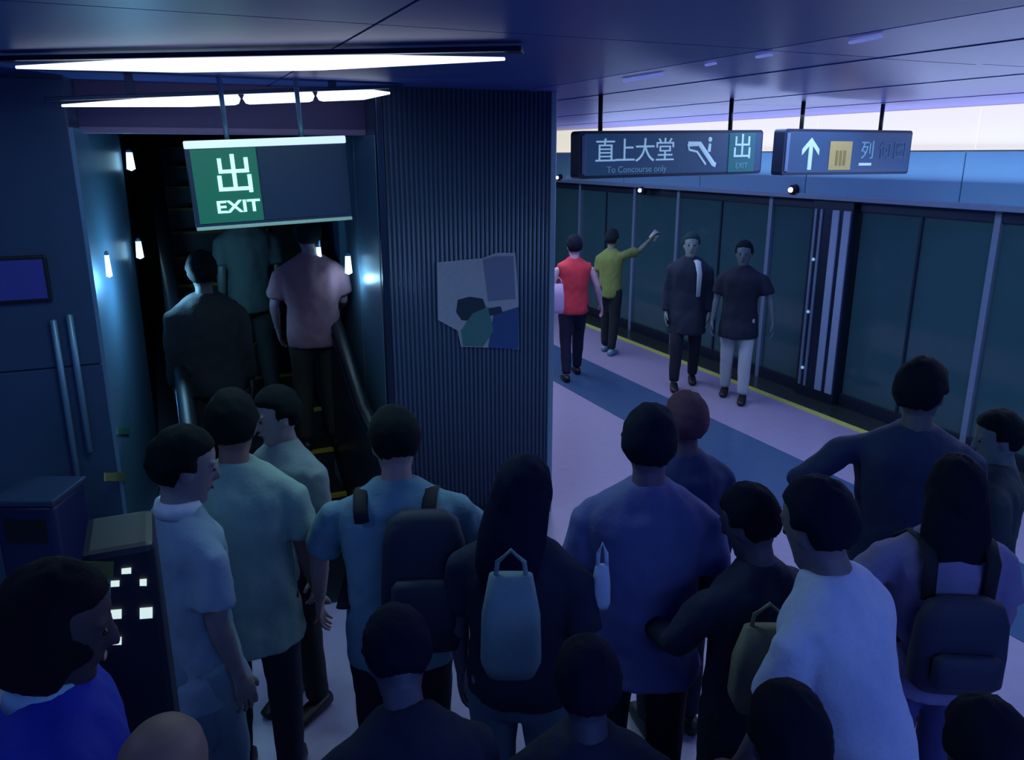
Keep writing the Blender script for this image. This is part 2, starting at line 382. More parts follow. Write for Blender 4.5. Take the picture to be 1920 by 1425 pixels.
# wide platform sign
def hang(u0, u1, v0, v1, tilt, label, rods):
    Y = 5.0; a = ony(u0, v1, Y); b = ony(u1, v0, Y)
    t = empty('hanging_sign', (a.x, Y, a.z), label=label, cat='sign', group='blue signs hanging over the platform')
    t.rotation_euler = (0, -math.radians(tilt), 0)
    W, H = b.x-a.x, b.z-a.z
    obj('sign_box', rbox(0, W, 0, H, 0, .12, .025), mat('sign_case', (24, 40, 72), .35, .3), t)
    obj('sign_face', rbox(.035, W-.015, .02, H-.02, -.006, 0, .015), sign_m, t)
    obj('edge_strip', box((.02, -.008, .03), (.05, 0, H-.03), .003), mat('sign_edge', (96, 120, 160), .4), t)
    for u in rods:
        x = ony(u, 240, Y).x-a.x; bm = bmesh.new(); tube(bm, [(x, .06, H-.01), (x, .06, 3.0-a.z)], [.016, .016], 8)
        obj('rod', bm, black_m, t, True)
    return t, W, H
t, W, H = hang(1085, 1432, 250, 336, .9, 'wide blue hanging sign with white characters and escalator symbol', (1135, 1380))
k = W/347
def at(u, v): return (k*(u-1085), -.008, H*(336-v)/86)
for ch, u in zip('直上大堂', (1130, 1165, 1201, 1238)): text('character', ch, .172, at(u, 289), ink_m, t)
text('small_lettering', 'To Concourse only', .062, at(1187, 321), dim_m, t)
bm = bmesh.new(); x, _, z = at(1310, 296)
tube(bm, [(x-.13, -.01, z+.075), (x-.03, -.01, z+.075), (x+.10, -.01, z-.07), (x+.12, -.01, z-.075)], [(.004, .018)]*4, 8, side=V((0, 1, 0)))
tube(bm, [(x-.13, -.01, z+.075), (x-.12, -.01, z+.035), (x-.05, -.01, z+.02), (x+.03, -.01, z-.07)], [(.004, .008)]*4, 8, side=V((0, 1, 0)))
tube(bm, [(x+.055, -.01, z+.02), (x+.06, -.01, z+.075)], [(.004, .014), (.004, .012)], 8, side=V((0, 1, 0)))
ball(bm, (x+.06, -.01, z+.105), (.018, .004, .018), 10)
obj('escalator_symbol', bm, ink_m, t)
x, _, z = at(1388, 291)
obj('green_patch', box((x-.12, -.012, z-.15), (x+.12, -.006, z+.13), .004), mat('patch_green', (20, 84, 100), .5, emit=(16, 84, 100), estr=.5), t)
text('exit_character', '出', .19, (x, -.014, z+.02), ink_m, t)
text('exit_lettering', 'EXIT', .055, (x, -.014, z-.105), dim_m, t)
t, W, H = hang(1465, 1712, 245, 329, 0, 'narrower blue hanging sign with up arrow and yellow square', (1513, 1662))
k = W/247
def at(u, v): return (k*(u-1465), -.008, H*(329-v)/84)
x, _, z = at(1513, 290)
bm = prism([(x-.018, z-.12), (x+.018, z-.12), (x+.018, z+.06), (x+.085, z-.01), (x+.085, z+.035), (x, z+.12), (x-.085, z+.035), (x-.085, z-.01), (x-.018, z+.06)], -.012, -.006)
obj('up_arrow', bm, ink_m, t)
x, _, z = at(1570, 291)
obj('yellow_square', box((x-.115, -.012, z-.12), (x+.115, -.006, z+.10), .004), mat('square_yellow', (150, 140, 90), .5, emit=(120, 112, 70), estr=.55), t)
for q in (-.04, .0, .04): obj('square_bar', box((x+q-.011, -.016, z-.085), (x+q+.011, -.012, z+.03)), mat('bar_olive', (120, 110, 55), .5, emit=(80, 75, 40), estr=.5), t)
for ch, u, mm in (('列', 1622, dim_m), ('何', 1658, mat('sign_faint', (60, 96, 130), .5)), ('圈', 1688, mat('sign_faint', (60, 96, 130), .5))):
    text('character', ch, .15, at(u, 285), mm, t)
obj('underline', box((at(1608, 312)[0], -.012, at(0, 312)[2]), (at(1632, 312)[0], -.006, at(0, 307)[2])), ink_m, t)

# ------------------------------------------------------------------ poster on the pillar
PY = FY-.02
t = empty('poster', ony(895, 560, PY), label='torn pale paper poster stuck on the ribbed pillar', cat='poster')
o = t.location
def pp(u, v): q = ony(u, v, PY); return (q.x-o.x, q.z-o.z)
def patch(nm, pts, d, rgb): obj(nm, prism([pp(*p) for p in pts], -d, -d+.0016), mat(nm+'_print', rgb, .45, 0, .02, 60, .1), t)
obj('sheet', prism([pp(*p) for p in ((819, 492), (905, 484), (930, 474), (966, 474), (972, 560), (973, 655), (925, 652), (864, 650), (858, 620), (832, 606), (821, 600))], -.003, 0), mat('paper', (150, 160, 178), .5, 0, .05, 30, .12), t)
patch('dark_figure', [(858, 562), (880, 556), (905, 560), (912, 580), (890, 602), (865, 600), (855, 585)], .0046, (30, 52, 66))
patch('green_field', [(885, 588), (915, 575), (925, 620), (905, 650), (868, 648), (864, 620)], .0056, (66, 118, 120))
patch('blue_field', [(925, 590), (972, 575), (972, 654), (915, 652)], .0050, (40, 76, 130))
patch('dark_line', [(915, 578), (938, 574), (942, 586), (918, 592)], .0066, (34, 52, 76))
patch('grey_band', [(905, 486), (930, 480), (962, 480), (966, 560), (915, 565)], .0040, (104, 118, 150))

# ------------------------------------------------------------------ shaft lamps
cy = mat('cyan_bulb', (200, 240, 250), .5, emit=(170, 225, 250), estr=3.0)
def shaft_lamp(loc, label, e, drop=.0, r=.026, c=(.45, .8, 1.0)):
    t = empty('wall_lamp', loc, label=label, cat='lamp')
    bm = bmesh.new(); tube(bm, [(0, 0, -.06), (0, 0, .06)], [r, r*.7], 10); obj('bulb', bm, cy, t, True)
    bm = bmesh.new(); tube(bm, [(0, 0, .06), (0, 0, .08+drop)], [r*.9, r*.4], 8); obj('stem', bm, steel_m, t, True)
    if e: point('shaft_glow', V(loc)+V((0, -.06, -.10)), e, c)
shaft_lamp((-.13, 6.55, 1.93), 'small white lamp on the left side of the escalator shaft', 0)
shaft_lamp((-.27, 5.05, 2.0), 'small pale lamp at the front edge of the left steel return', 0, r=.016)
point('shaft_glow', (.02, 5.5, 1.85), 12, (.25, .65, 1.0))
shaft_lamp((1.21, 5.62, 1.86), 'cyan-white lamp by the right steel return, beside the pillar', 1.0)
shaft_lamp((1.03, 5.72, 1.92), 'bright white lamp just above the head of the man in pink', 0, .2, .02)
shaft_lamp((-.12, 6.75, 2.56), 'tiny white lamp high in the left corner of the shaft', 0, r=.03)

# blue lit panel on left wall and blue bin
p = ony(45, 522, FY-.03); t = empty('wall_screen', p, label='faint blue lit panel on the wall at the left edge', cat='screen')
obj('frame', box((-.15, -.02, -.13), (.12, .012, .12), .008), black_m, t)
obj('screen', box((-.13, -.026, -.11), (.10, -.02, .10)), mat('blue_screen', (30, 36, 100), .4, emit=(26, 34, 110), estr=.35), t)
# litter bin left
p = onz(72, 915, 1.0)
t = empty('litter_bin', (p.x, p.y, 0), -YAW, label='dark blue litter bin with a pale rim at the left edge', cat='bin')
bm = box((-.15, -.15, .02), (.15, .15, .97), .03); obj('bin_body', bm, mat('bin_blue', (20, 32, 78), .45), t, True)
obj('bin_rim', box((-.16, -.16, .97), (.16, .16, 1.0), .008), mat('bin_rim', (44, 60, 90), .4), t)
obj('bin_mouth', box((-.10, -.16, .78), (.10, -.148, .9), .004), black_m, t)

# equipment trolley with notices and white strips, their shine put in as glow
p = ony(225, 1130, 2.12)
TY = 2.12
t = empty('equipment_case', (p.x, TY, 0), label='dark upright equipment case with yellow and teal notices and white strips', cat='case')
def tp(u, v): q = ony(u, v, TY); return q.x-p.x, q.z
x0, zt = tp(150, 1042); x1, _ = tp(292, 1042); _, zb = tp(200, 1260)
obj('case_body', box((x0, .0, .06), (x1, .24, zt), .02), mat('case_dark', (14, 24, 40), .5), t)
for sx in (x0+.06, x1-.06):
    bm = bmesh.new(); tube(bm, [(sx-.02, .15, .035), (sx+.02, .15, .035)], [.035, .035], 12, side=V((0, 1, 0))); obj('wheel', bm, black_m, t, True)
def tpanel(nm, pts, rgb, e=0., dd=.006):
    obj(nm, prism([tp(*q) for q in pts], -dd, 0), mat(nm, rgb, .5, emit=rgb if e else None, estr=e), t)
tpanel('yellow_notice', [(150, 1082), (152, 1052), (214, 1052), (212, 1082)], (112, 122, 58))
tpanel('teal_notice', [(156, 1083), (208, 1083), (208, 1116), (172, 1116)], (88, 150, 150))
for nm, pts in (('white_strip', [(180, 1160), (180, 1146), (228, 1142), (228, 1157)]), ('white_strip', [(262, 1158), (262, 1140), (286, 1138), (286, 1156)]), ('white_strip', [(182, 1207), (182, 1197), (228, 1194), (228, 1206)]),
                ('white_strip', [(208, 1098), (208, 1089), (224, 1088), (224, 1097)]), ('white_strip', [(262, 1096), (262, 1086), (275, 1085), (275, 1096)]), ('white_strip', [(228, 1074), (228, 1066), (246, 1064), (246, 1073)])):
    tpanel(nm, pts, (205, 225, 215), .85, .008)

# ------------------------------------------------------------------ people
def make_hand():
    bm = bmesh.new()
    tube(bm, [(0, 0, .03), (0, 0, 0), (0, .002, -.045), (-.004, .002, -.085)], [(.022, .026), (.018, .027), (.015, .040), (.012, .041)], 12)
    for y, L, r in ((.031, .070, .0085), (.0105, .078, .009), (-.0105, .073, .0085), (-.031, .058, .0075)):
        tube(bm, [(-.002, y*.85, -.07), (-.006, y, -.09), (-.012, y*1.06, -.09-L*.4), (-.026, y*1.08, -.09-L*.75), (-.045, y*1.06, -.09-L*.95)], [r, r, r*.95, r*.9, r*.75], 8)
    tube(bm, [(-.004, .022, -.015), (-.014, .046, -.045), (-.022, .058, -.072), (-.032, .060, -.095)], [.013, .0115, .010, .008], 8)
    return baked(bm, .0042, 1)
HAND = make_hand()

def smooth(a, b, x): x = max(0, min(1, (x-a)/(b-a))); return x*x*(3-2*x)
def make_head(bm, Hd):
    b2 = bmesh.new()
    rings = [(-.128, .022, .026, .060), (-.115, .040, .045, .045), (-.085, .056, .068, .022), (-.045, .066, .088, .008), (0, .073, .094, 0), (.045, .076, .097, -.005), (.085, .068, .087, -.008), (.112, .046, .058, -.01), (.124, .02, .026, -.01)]
    tube(b2, [(0, y, z) for z, _, _, y in rings], [(rx, ry) for _, rx, ry, _ in rings], 20, cap=.2)
    tube(b2, [(0, .088, .022), (0, .103, -.012), (0, .109, -.03), (0, .09, -.04)], [.008, .011, .014, .009], 8)           # nose
    for s in (-1, 1):
        ball(b2, (s*.077, -.004, -.008), (.009, .02, .032), 10)                                                        # ears
        ball(b2, (s*.032, .080, .030), (.022, .012, .007), 10)                                                          # brows
        ball(b2, (s*.030, .077, .006), (.015, .014, .011), 10)                                                          # lids
    ball(b2, (0, .083, -.062), (.024, .012, .007), 10); ball(b2, (0, .080, -.074), (.020, .012, .007), 10)              # lips
    ball(b2, (0, .062, -.108), (.026, .024, .020), 10)
    bmesh.ops.transform(b2, matrix=Hd, verts=b2.verts); join(bm, b2)

def person(label, H=1.70, pos=None, uv=None, foot=None, z0=0., face=0., lean=0., head=(0, 0), arms=None, legs=(0, 0), b=1.,
           skin=(120, 92, 86), shirt=(120, 120, 120), slen=.80, sleeve='short', pants=(20, 24, 40), shorts=False,
           hair=(14, 16, 26), style='short', shoes=(16, 18, 24), near=True, eyes=False, group=None, shirt_name='shirt', var=.1, collar=None):
    k = H/1.72
    if uv: q = onz(uv[0], uv[1], z0+H); pos = (q.x, q.y)
    if foot: q = onz(foot[0], foot[1], z0); pos = (q.x, q.y)
    root = empty('person', (pos[0], pos[1], z0), math.radians(face), label=label, cat='person', group=group)
    la = math.radians(lean)
    def T(x, y, z):
        if z > .92:
            a = la*smooth(.90, 1.15, z); dz = z-.92; y, z = y*math.cos(a)+dz*math.sin(a), .92-y*math.sin(a)+dz*math.cos(a)
        return V((x*b, y, z))
    X = V((1, 0, 0))
    # skeleton
    arms = arms or {}
    A = {}
    for s, nm in ((-1, 'L'), (1, 'R')):
        up, fo = arms.get(nm, ((.10*s, -.04, -1), (.05*s, .22, -1)))
        up, fo = V(up).normalized(), V(fo).normalized()
        S = T(s*.178, -.005, 1.385); E = S+up*.285; W = E+fo*.245
        A[s] = (S, E, W, up, fo)
    Lg = {}
    for s, dy in ((-1, legs[0]), (1, legs[1])):
        hip = V((s*.088*b, 0, .90)); an = V((s*.10*b, dy, .085)); kn = (hip+an)/2+V((0, .035, .01)); Lg[s] = (hip, kn, an)
    neck = T(0, -.012, 1.43); up_dir = (T(0, 0, 1.5)-T(0, 0, 1.4)).normalized()
    Rh = M.Rotation(math.radians(head[0]), 4, 'Z') @ M.Rotation(-math.radians(head[1])-la*.55, 4, 'X')
    hc = T(0, .018, 1.50)+(Rh @ V((0, .0, .094)))
    Hd = M.Translation(hc) @ Rh
    # --- body
    bm = bmesh.new()
    zs = [(.80, .12, .085), (.90, .155, .105), (1.0, .145, .10), (1.08, .13, .09), (1.2, .145, .10), (1.32, .16, .10), (1.39, .15, .08), (1.44, .09, .06)]
    tube(bm, [T(0, 0, z) for z, _, _ in zs], [(rx*b, ry) for _, rx, ry in zs], 16)
    tube(bm, [neck-up_dir*.05, neck+up_dir*.03, hc-(Rh @ V((0, .012, .05)))], [.062*math.sqrt(b), .055*math.sqrt(b), .052], 14)
    for s in (-1, 1):
        S, E, W, up, fo = A[s]
        tube(bm, [S+V((-s*.09, 0, -.04)), S+V((-s*.04, 0, -.034)), S+up*.07, S+up*.12, S+up*.2, E, E+fo*.06, E+fo*.16, W], [.034, .038, .042, .043, .041, .036, .038, .030, .0235], 12)
        hip, kn, an = Lg[s]
        tube(bm, [hip, (hip*2+kn)/3, (hip+kn*2)/3, kn, kn+(an-kn)*.35, kn+(an-kn)*.75, an], [.085, .078, .064, .053, .053, .038, .034], 12)
        tube(bm, [an+V((0, -.04, -.045)), an+V((0, .03, -.045)), an+V((0, .13, -.06))], [(.03, .035), (.034, .03), (.04, .018)], 10)
    make_head(bm, Hd)
    me = baked(bm, .0085 if near else .013, 2, .4)
    b2 = bmesh.new(); b2.from_mesh(me); bpy.data.meshes.remove(me)
    for s in (-1, 1):
        S, E, W, up, fo = A[s]
        zc = -fo; th = V((0, 1, .15)) if abs(fo.y) < .75 else V((0, 0, 1)); th = (th-fo*th.dot(fo)).normalized(); xc = th.cross(zc)
        R = M((xc, th, zc)).transposed().to_4x4()
        hb2 = bmesh.new(); hb2.from_mesh(HAND)
        bmesh.ops.transform(hb2, matrix=M.Translation(W+fo*.01) @ R @ M.Diagonal((s, 1, 1, 1)), verts=hb2.verts)
        if s < 0: bmesh.ops.reverse_faces(hb2, faces=hb2.faces)
        join(b2, hb2)
    def fin(nm, bmx, m, sm=True, **kw):
        bmesh.ops.transform(bmx, matrix=M.Scale(k, 4), verts=bmx.verts)
        me = bpy.data.meshes.new(nm); bmx.to_mesh(me); bmx.free(); return link(nm, me, m, root, sm, **kw)
    def cloth(bmx, vx, amp, fx=(11, 11, 5)):
        me = baked(bmx, vx, 5)
        sd = random.random()*50
        cs = [v.co.copy() for v in me.vertices]; ns = [v.normal.copy() for v in me.vertices]; flat = []
        for c, nn in zip(cs, ns):
            nz = noise.noise((c.x*fx[0]+sd, c.y*fx[1], c.z*fx[2]))+.5*noise.noise((c.x*22, c.y*22+sd, c.z*16))
            flat.extend(c+nn*(nz*amp))
        me.vertices.foreach_set('co', flat)
        b3 = bmesh.new(); b3.from_mesh(me); bpy.data.meshes.remove(me); return b3
    fin('body', b2, mat('skin_%d_%d_%d' % skin, skin, .6, 0, .03, 60, .06))
    # --- trousers
    vx = .013 if near else .02
    bm = bmesh.new()
    tube(bm, [(0, 0, .79), (0, 0, .86), (0, 0, .93), (0, 0, 1.0), T(0, 0, 1.03)], [(.14*b, .10), (.175*b, .125), (.175*b, .125), (.16*b, .115), (.155*b, .11)], 18, power=.9)
    for s in (-1, 1):
        hip, kn, an = Lg[s]; e = kn+(an-kn)*(.12 if shorts else .97)
        tube(bm, [hip+V((0, 0, .0)), (hip*2+kn)/3, (hip+kn*2)/3, kn, e] , [.101, .094, .083, .076, .070 if shorts else .058], 14)
    fin('shorts' if shorts else 'trousers', cloth(bm, vx, .006), mat('cloth_%d_%d_%d' % pants, pants, .85, 0, .2, 60, var))
    # --- shirt
    bm = bmesh.new()
    zs = [(slen, .178, .135), (.88, .18, .137), (.98, .174, .13), (1.08, .168, .122), (1.2, .178, .128), (1.31, .192, .128), (1.36, .192, .116), (1.395, .172, .098), (1.43, .128, .084), (1.455, .092, .074), (1.475, .070, .066)]
    zs = [q for q in zs if q[0] >= slen]
    if slen < .8: zs[0] = (slen, .20, .185); zs.insert(1, (.80, .192, .165))
    tube(bm, [T(0, 0, z) for z, _, _ in zs], [(rx*b, ry*(.5+.5*b)) for _, rx, ry in zs], 24, power=.92, cap=.05)
    for s in (-1, 1):
        S, E, W, up, fo = A[s]; i = S+V((-s*.10, 0, -.035)); j = S+V((-s*.035, 0, -.028))
        if sleeve == 'short': tube(bm, [i, j, S+up*.065, S+up*.12, S+up*.17, S+up*.23], [.052, .057, .062, .066, .069, .074], 14, cap=.1)
        elif sleeve == 'none': tube(bm, [i, j, S+up*.03], [.055, .058, .058], 14)
        else: tube(bm, [i, j, S+up*.065, S+up*.11, S+up*.2, E, E+fo*.08, E+fo*.16, W-fo*.01], [.052, .056, .060, .061, .061, .057, .053, .05, .044, .038], 14)
    fin(shirt_name, cloth(bm, vx-.002, .011), mat('cloth_%d_%d_%d' % shirt, shirt, .85, 0, .2, 70, var))
    if collar:
        bm = bmesh.new()
        nk = T(0, -.004, 1.44); n2 = T(0, .0, 1.485)
        tube(bm, [nk, n2], [(.086, .080), (.074, .070)], 20, cap=.02)
        fin('collar', bm, mat('collar_%d' % collar[0], collar, .7))
    # --- shoes
    for s in (-1, 1):
        an = Lg[s][2]; bm = bmesh.new()
        tube(bm, [an+V((0, -.075, -.045)), an+V((0, -.03, -.04)), an+V((0, .05, -.045)), an+V((0, .13, -.055)), an+V((0, .185, -.06))], [(.034, .036), (.042, .045), (.045, .040), (.047, .030), (.032, .020)], 14, power=.85)
        fin('shoe', bm, mat('shoe_%d_%d_%d' % shoes, shoes, .5))
    # --- hair
    if style != 'bald':
        bm = bmesh.new(); bmesh.ops.create_uvsphere(bm, u_segments=36, v_segments=26, radius=1)
        sd = random.random()*40
        for v in bm.verts:
            d = v.co.copy()
            f = smooth(.15, .5, d.y)*smooth(.62, .30, d.z)                     # face
            low = -.52+.1*noise.noise(V((d.x*6+sd, d.y*6, 0))) if style == 'short' else -1.3 if style == 'bob' else -.8
            nk = smooth(low, low-.25, d.z)
            r = 1+.05*noise.noise(d*4+V((sd, 0, 0)))+.025*noise.noise(d*11+V((0, sd, 0)))
            if style == 'short': r += .03*smooth(.2, 1, d.z)
            else: r += .07*smooth(.3, -.6, d.z)
            if style == 'short':
                r *= 1-.11*smooth(-.05, -.6, d.z)*smooth(.3, -.4, d.y)
                f = max(f, .9*smooth(.06, -.10, d.z)*smooth(-.38, -.12, d.y))
            r *= 1-.25*max(f, nk if style == 'short' else nk*.5)
            if style == 'bob': r += .16*smooth(.1, -.7, d.z)
            v.co = V((d.x*.099*r, d.y*.117*r-.012, d.z*.130*r+.014))
        if style == 'long':
            tube(bm, [(0, -.02, .05), (0, -.045, -.05), (0, -.065, -.14), (0, -.085, -.24), (0, -.09, -.33)], [(.095, .085), (.112, .08), (.122, .062), (.115, .045), (.08, .02)], 22)
        if style == 'bun': ball(bm, (0, -.115, .06), .045, 14)
        bmesh.ops.transform(bm, matrix=Hd, verts=bm.verts)
        fin('hair', bm, mat('hair_%d_%d_%d' % hair, hair, .85, 0, .25, 160, .2, stretch=(1, 1, .2), spec=.15))
    if eyes:
        for s in (-1, 1):
            bm = bmesh.new(); ball(bm, (s*.030, .088, .006), (.011, .006, .007), 10); bmesh.ops.transform(bm, matrix=Hd, verts=bm.verts)
            fin('eye', bm, mat('eye_dark', (24, 22, 26), .2))
        bm = bmesh.new(); ball(bm, (0, .093, -.068), (.022, .005, .004), 10); bmesh.ops.transform(bm, matrix=Hd, verts=bm.verts)
        fin('mouth', bm, mat('lip', (110, 60, 66), .4))
    root['k'] = k
    def wp(v): return root.matrix_basis @ (V(v)*k)
    return dict(root=root, T=T, A=A, k=k, wp=wp, hc=hc, b=b)

def backpack(P, rgb, label, w=.16, h=.42, d=.15, zc=1.18, straps=True, group=None, off=0.):
    """rests on the wearer's back (local -Y); a thing of its own"""
    t = empty('backpack', P['root'].location, P['root'].rotation_euler.z, label=label, cat='backpack', group=group)
    T, k, b = P['T'], P['k'], P['b']; m = mat('bag_%d_%d_%d' % rgb, rgb, .7, 0, .15, 50, .12)
    def fin(nm, bm, mm=m):
        bmesh.ops.transform(bm, matrix=M.Scale(k, 4), verts=bm.verts); return obj(nm, bm, mm, t, True)
    bm = bmesh.new()
    zs = [zc-h/2, zc-h*.42, zc-h*.1, zc+h*.25, zc+h*.43, zc+h/2]
    tube(bm, [T(off, -.125-d/2, z) for z in zs], [(w*.8, d*.40), (w, d*.52), (w, d*.5), (w*.95, d*.45), (w*.8, d*.36), (w*.5, d*.2)], 22, power=.6, cap=.15)
    fin('bag_body', bm)
    bm = bmesh.new()
    tube(bm, [T(off, -.125-d-.02, z) for z in (zc-h*.36, zc-h*.3, zc-h*.05, zc)], [(w*.6, .02), (w*.72, .032), (w*.72, .03), (w*.6, .016)], 18, power=.6)
    fin('front_pocket', bm)
    if straps:
        for s in (-1, 1):
            bm = bmesh.new()
            pts = [T(s*.10, -.13, zc+h*.38), T(s*.105, -.125, 1.38), T(s*.11, -.06, 1.435), T(s*.115, .03, 1.43), T(s*.12, .125, 1.36), T(s*.135, .15, 1.2), T(s*.165, .08, 1.08), T(s*.17, -.08, 1.03)]
            tube(bm, pts, [(.026, .007)]*8, 8); fin('strap', bm, mat('strap_dark', (12, 16, 30), .8))
    return t
def bag(loc, rz, size, rgb, label, cat='bag', handle=True):
    t = empty('bag', loc, rz, label=label, cat=cat)
    m = mat('bag_%d_%d_%d' % rgb, rgb, .7, 0, .15, 50, .12); w, d, h = size
    bm = bmesh.new(); tube(bm, [(0, 0, 0), (0, 0, h*.15), (0, 0, h*.6), (0, 0, h)], [(w*.8, d*.8), (w, d), (w*.95, d*.9), (w*.7, d*.35)], 20, power=.6, cap=.1)
    obj('bag_body', bm, m, t, True)
    if handle:
        bm = bmesh.new(); tube(bm, [(-w*.5, 0, h*.95), (-w*.42, 0, h+.04), (0, 0, h+.075), (w*.42, 0, h+.04), (w*.5, 0, h*.95)], [.007]*5, 8); obj('handle', bm, m, t, True)
    return t

AWAY = -24
down = ((-.12, -.05, -1), (-.05, .2, -1)); downR = ((.12, -.05, -1), (.05, .2, -1))
# 1 man in grey-green t-shirt
P1 = person('man seen from behind in a grey-green T-shirt, centre left', 1.74, uv=(428, 742), face=AWAY+6, b=1.08, shirt=(122, 152, 148), slen=.72, pants=(14, 22, 52), hair=(10, 20, 24), head=(4, 6), arms={'L': ((-.16, .05, -1), (-.05, .5, -1)), 'R': ((.14, -.02, -1), (.12, .3, -1))})
# 2 pale shirt, left of him, head turned
P2 = person('person in a pale blue shirt with white collar, left of the grey-green T-shirt', 1.72, uv=(318, 812), face=AWAY-38, b=.92, head=(-25, 12), shirt=(132, 156, 176), slen=.74, sleeve='short', pants=(112, 140, 156), hair=(12, 20, 24), skin=(130, 120, 124), collar=(205, 220, 225), eyes=True)
# 3 hooded person behind
P3 = person('person in a grey hooded top stepping onto the escalator, face turned back', 1.62, uv=(524, 728), face=AWAY+150, head=(-20, 8), b=.95, shirt=(118, 136, 140), sleeve='long', pants=(16, 26, 34), hair=(10, 18, 22), skin=(140, 130, 128), eyes=True, shirt_name='hooded_top')
# 4 teal shirt with backpack
P4 = person('man in a steel-blue T-shirt leaning forward with a dark backpack slung on his right', 1.72, uv=(734, 788), face=AWAY+4, lean=12, b=1.14, head=(14, 14), shirt=(98, 138, 160), slen=.80, pants=(10, 18, 48), hair=(8, 20, 28), skin=(150, 128, 128), arms={'L': ((-.42, .25, -1), (-.12, .4, -1)), 'R': ((.42, .35, -.8), (-.0, .7, -.9))})
backpack(P4, (12, 28, 58), 'dark navy backpack on the man in the steel-blue T-shirt', .15, .44, .13, 1.17, off=.09)
# 5 dark-haired person, middle
P5 = person('person with long navy-black hair and dark top below the ribbed pillar', 1.66, uv=(975, 868), face=AWAY-16, b=1.08, head=(-10, 14), style='long', hair=(12, 20, 50), shirt=(18, 28, 60), slen=.86, pants=(88, 122, 146), skin=(110, 100, 120))
# 6 lavender shirt
P6 = person('man seen from behind in a plain lavender-blue T-shirt, centre right', 1.76, uv=(1222, 772), face=AWAY-6, b=1.12, head=(-8, 6), shirt=(92, 100, 160), slen=.76, pants=(10, 18, 52), hair=(14, 22, 46), skin=(92, 78, 108), arms={'L': ((-.12, .1, -1), (-.1, .3, -1)), 'R': ((.10, .05, -1), (.05, .6, -1))})
# 7 behind: reddish cropped head
P7 = person('person with cropped reddish-brown head standing behind the lavender-blue T-shirt', 1.64, uv=(1290, 742), face=AWAY+12, b=1.05, style='short', hair=(84, 58, 76), skin=(78, 60, 84), shirt=(34, 46, 96), pants=(14, 20, 48), sleeve='long')
# 8 dark hair person looking down
P8 = person('person in a dark top with bowed dark head, left of the white T-shirt', 1.58, uv=(1432, 924), face=AWAY+28, head=(16, 20), b=.95, hair=(10, 14, 40), skin=(76, 72, 96), shirt=(26, 34, 66), pants=(14, 18, 44), sleeve='long', arms={'L': ((-.3, .5, -1), (.2, .9, -.2)), 'R': ((.3, .4, -1), (-.3, .9, -.3))})
# 9 white t-shirt
P9 = person('man seen from behind in a white T-shirt in the lower right foreground', 1.74, uv=(1672, 930), face=AWAY+44, lean=15, b=1.12, head=(-10, 6), shirt=(176, 186, 226), slen=.78, hair=(8, 16, 44), skin=(108, 98, 112), pants=(20, 26, 60), arms={'L': ((-.06, .12, -1), (.0, .4, -1)), 'R': ((.10, .1, -1), (.0, .5, -1))})
# 10 tall dark figure
P10 = person('tall person in dark navy with elbow out, in front of the wide dark glass bay', 1.80, uv=(1735, 680), face=AWAY-20, b=1.1, head=(-25, 4), shirt=(28, 44, 82), sleeve='long', pants=(12, 16, 40), hair=(12, 20, 34), skin=(80, 84, 92), eyes=True, arms={'L': ((-.85, -.2, -.75), (.35, .55, -.6)), 'R': ((.2, .0, -1), (0, .5, -1))})
# 11 woman with backpack straps
P11 = person('woman with long dark hair, pale lilac top and dark backpack, right', 1.62, uv=(1802, 862), face=AWAY-4, b=1.02, style='long', hair=(12, 18, 36), shirt=(118, 112, 156), sleeve='short', pants=(60, 62, 120), skin=(122, 110, 146), arms={'L': ((-.6, .1, -.9), (-.1, .65, -.7)), 'R': ((.3, .1, -1), (.1, .5, -1))})
backpack(P11, (28, 34, 64), 'dark square backpack on the woman in the lilac top', .16, .36, .12, 1.10)
# 12 at right edge
P12 = person('person in a dark grey top half out of frame at the right edge', 1.54, uv=(1893, 776), face=AWAY+60, b=1., head=(20, 10), shirt=(40, 56, 66), pants=(16, 22, 40), hair=(14, 24, 32), skin=(96, 108, 112), eyes=True)
# 13 bottom right, only dark shoulders
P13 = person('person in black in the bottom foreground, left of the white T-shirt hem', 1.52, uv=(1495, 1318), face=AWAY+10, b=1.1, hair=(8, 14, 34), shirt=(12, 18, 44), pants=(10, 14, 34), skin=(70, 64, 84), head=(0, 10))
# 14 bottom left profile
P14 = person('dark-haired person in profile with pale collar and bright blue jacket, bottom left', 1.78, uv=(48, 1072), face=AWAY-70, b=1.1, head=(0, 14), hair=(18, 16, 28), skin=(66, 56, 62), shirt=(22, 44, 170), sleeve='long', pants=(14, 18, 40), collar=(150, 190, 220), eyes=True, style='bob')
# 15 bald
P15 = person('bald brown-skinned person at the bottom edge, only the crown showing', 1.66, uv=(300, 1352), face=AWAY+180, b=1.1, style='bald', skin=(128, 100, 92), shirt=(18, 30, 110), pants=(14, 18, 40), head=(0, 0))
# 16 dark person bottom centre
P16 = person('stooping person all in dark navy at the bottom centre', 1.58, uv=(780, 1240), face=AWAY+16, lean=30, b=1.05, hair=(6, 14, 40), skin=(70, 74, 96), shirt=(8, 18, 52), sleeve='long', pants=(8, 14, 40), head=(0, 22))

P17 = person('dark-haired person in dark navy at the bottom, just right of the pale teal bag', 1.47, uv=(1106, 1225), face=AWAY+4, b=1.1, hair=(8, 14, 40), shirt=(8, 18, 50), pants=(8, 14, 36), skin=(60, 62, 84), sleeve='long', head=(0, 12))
P18 = person('dark-haired person in black cut off by the lower right corner', 1.52, uv=(1880, 1352), face=AWAY-6, b=1.05, hair=(8, 14, 36), shirt=(10, 16, 44), pants=(8, 12, 32), skin=(60, 60, 80), sleeve='long', head=(10, 14))
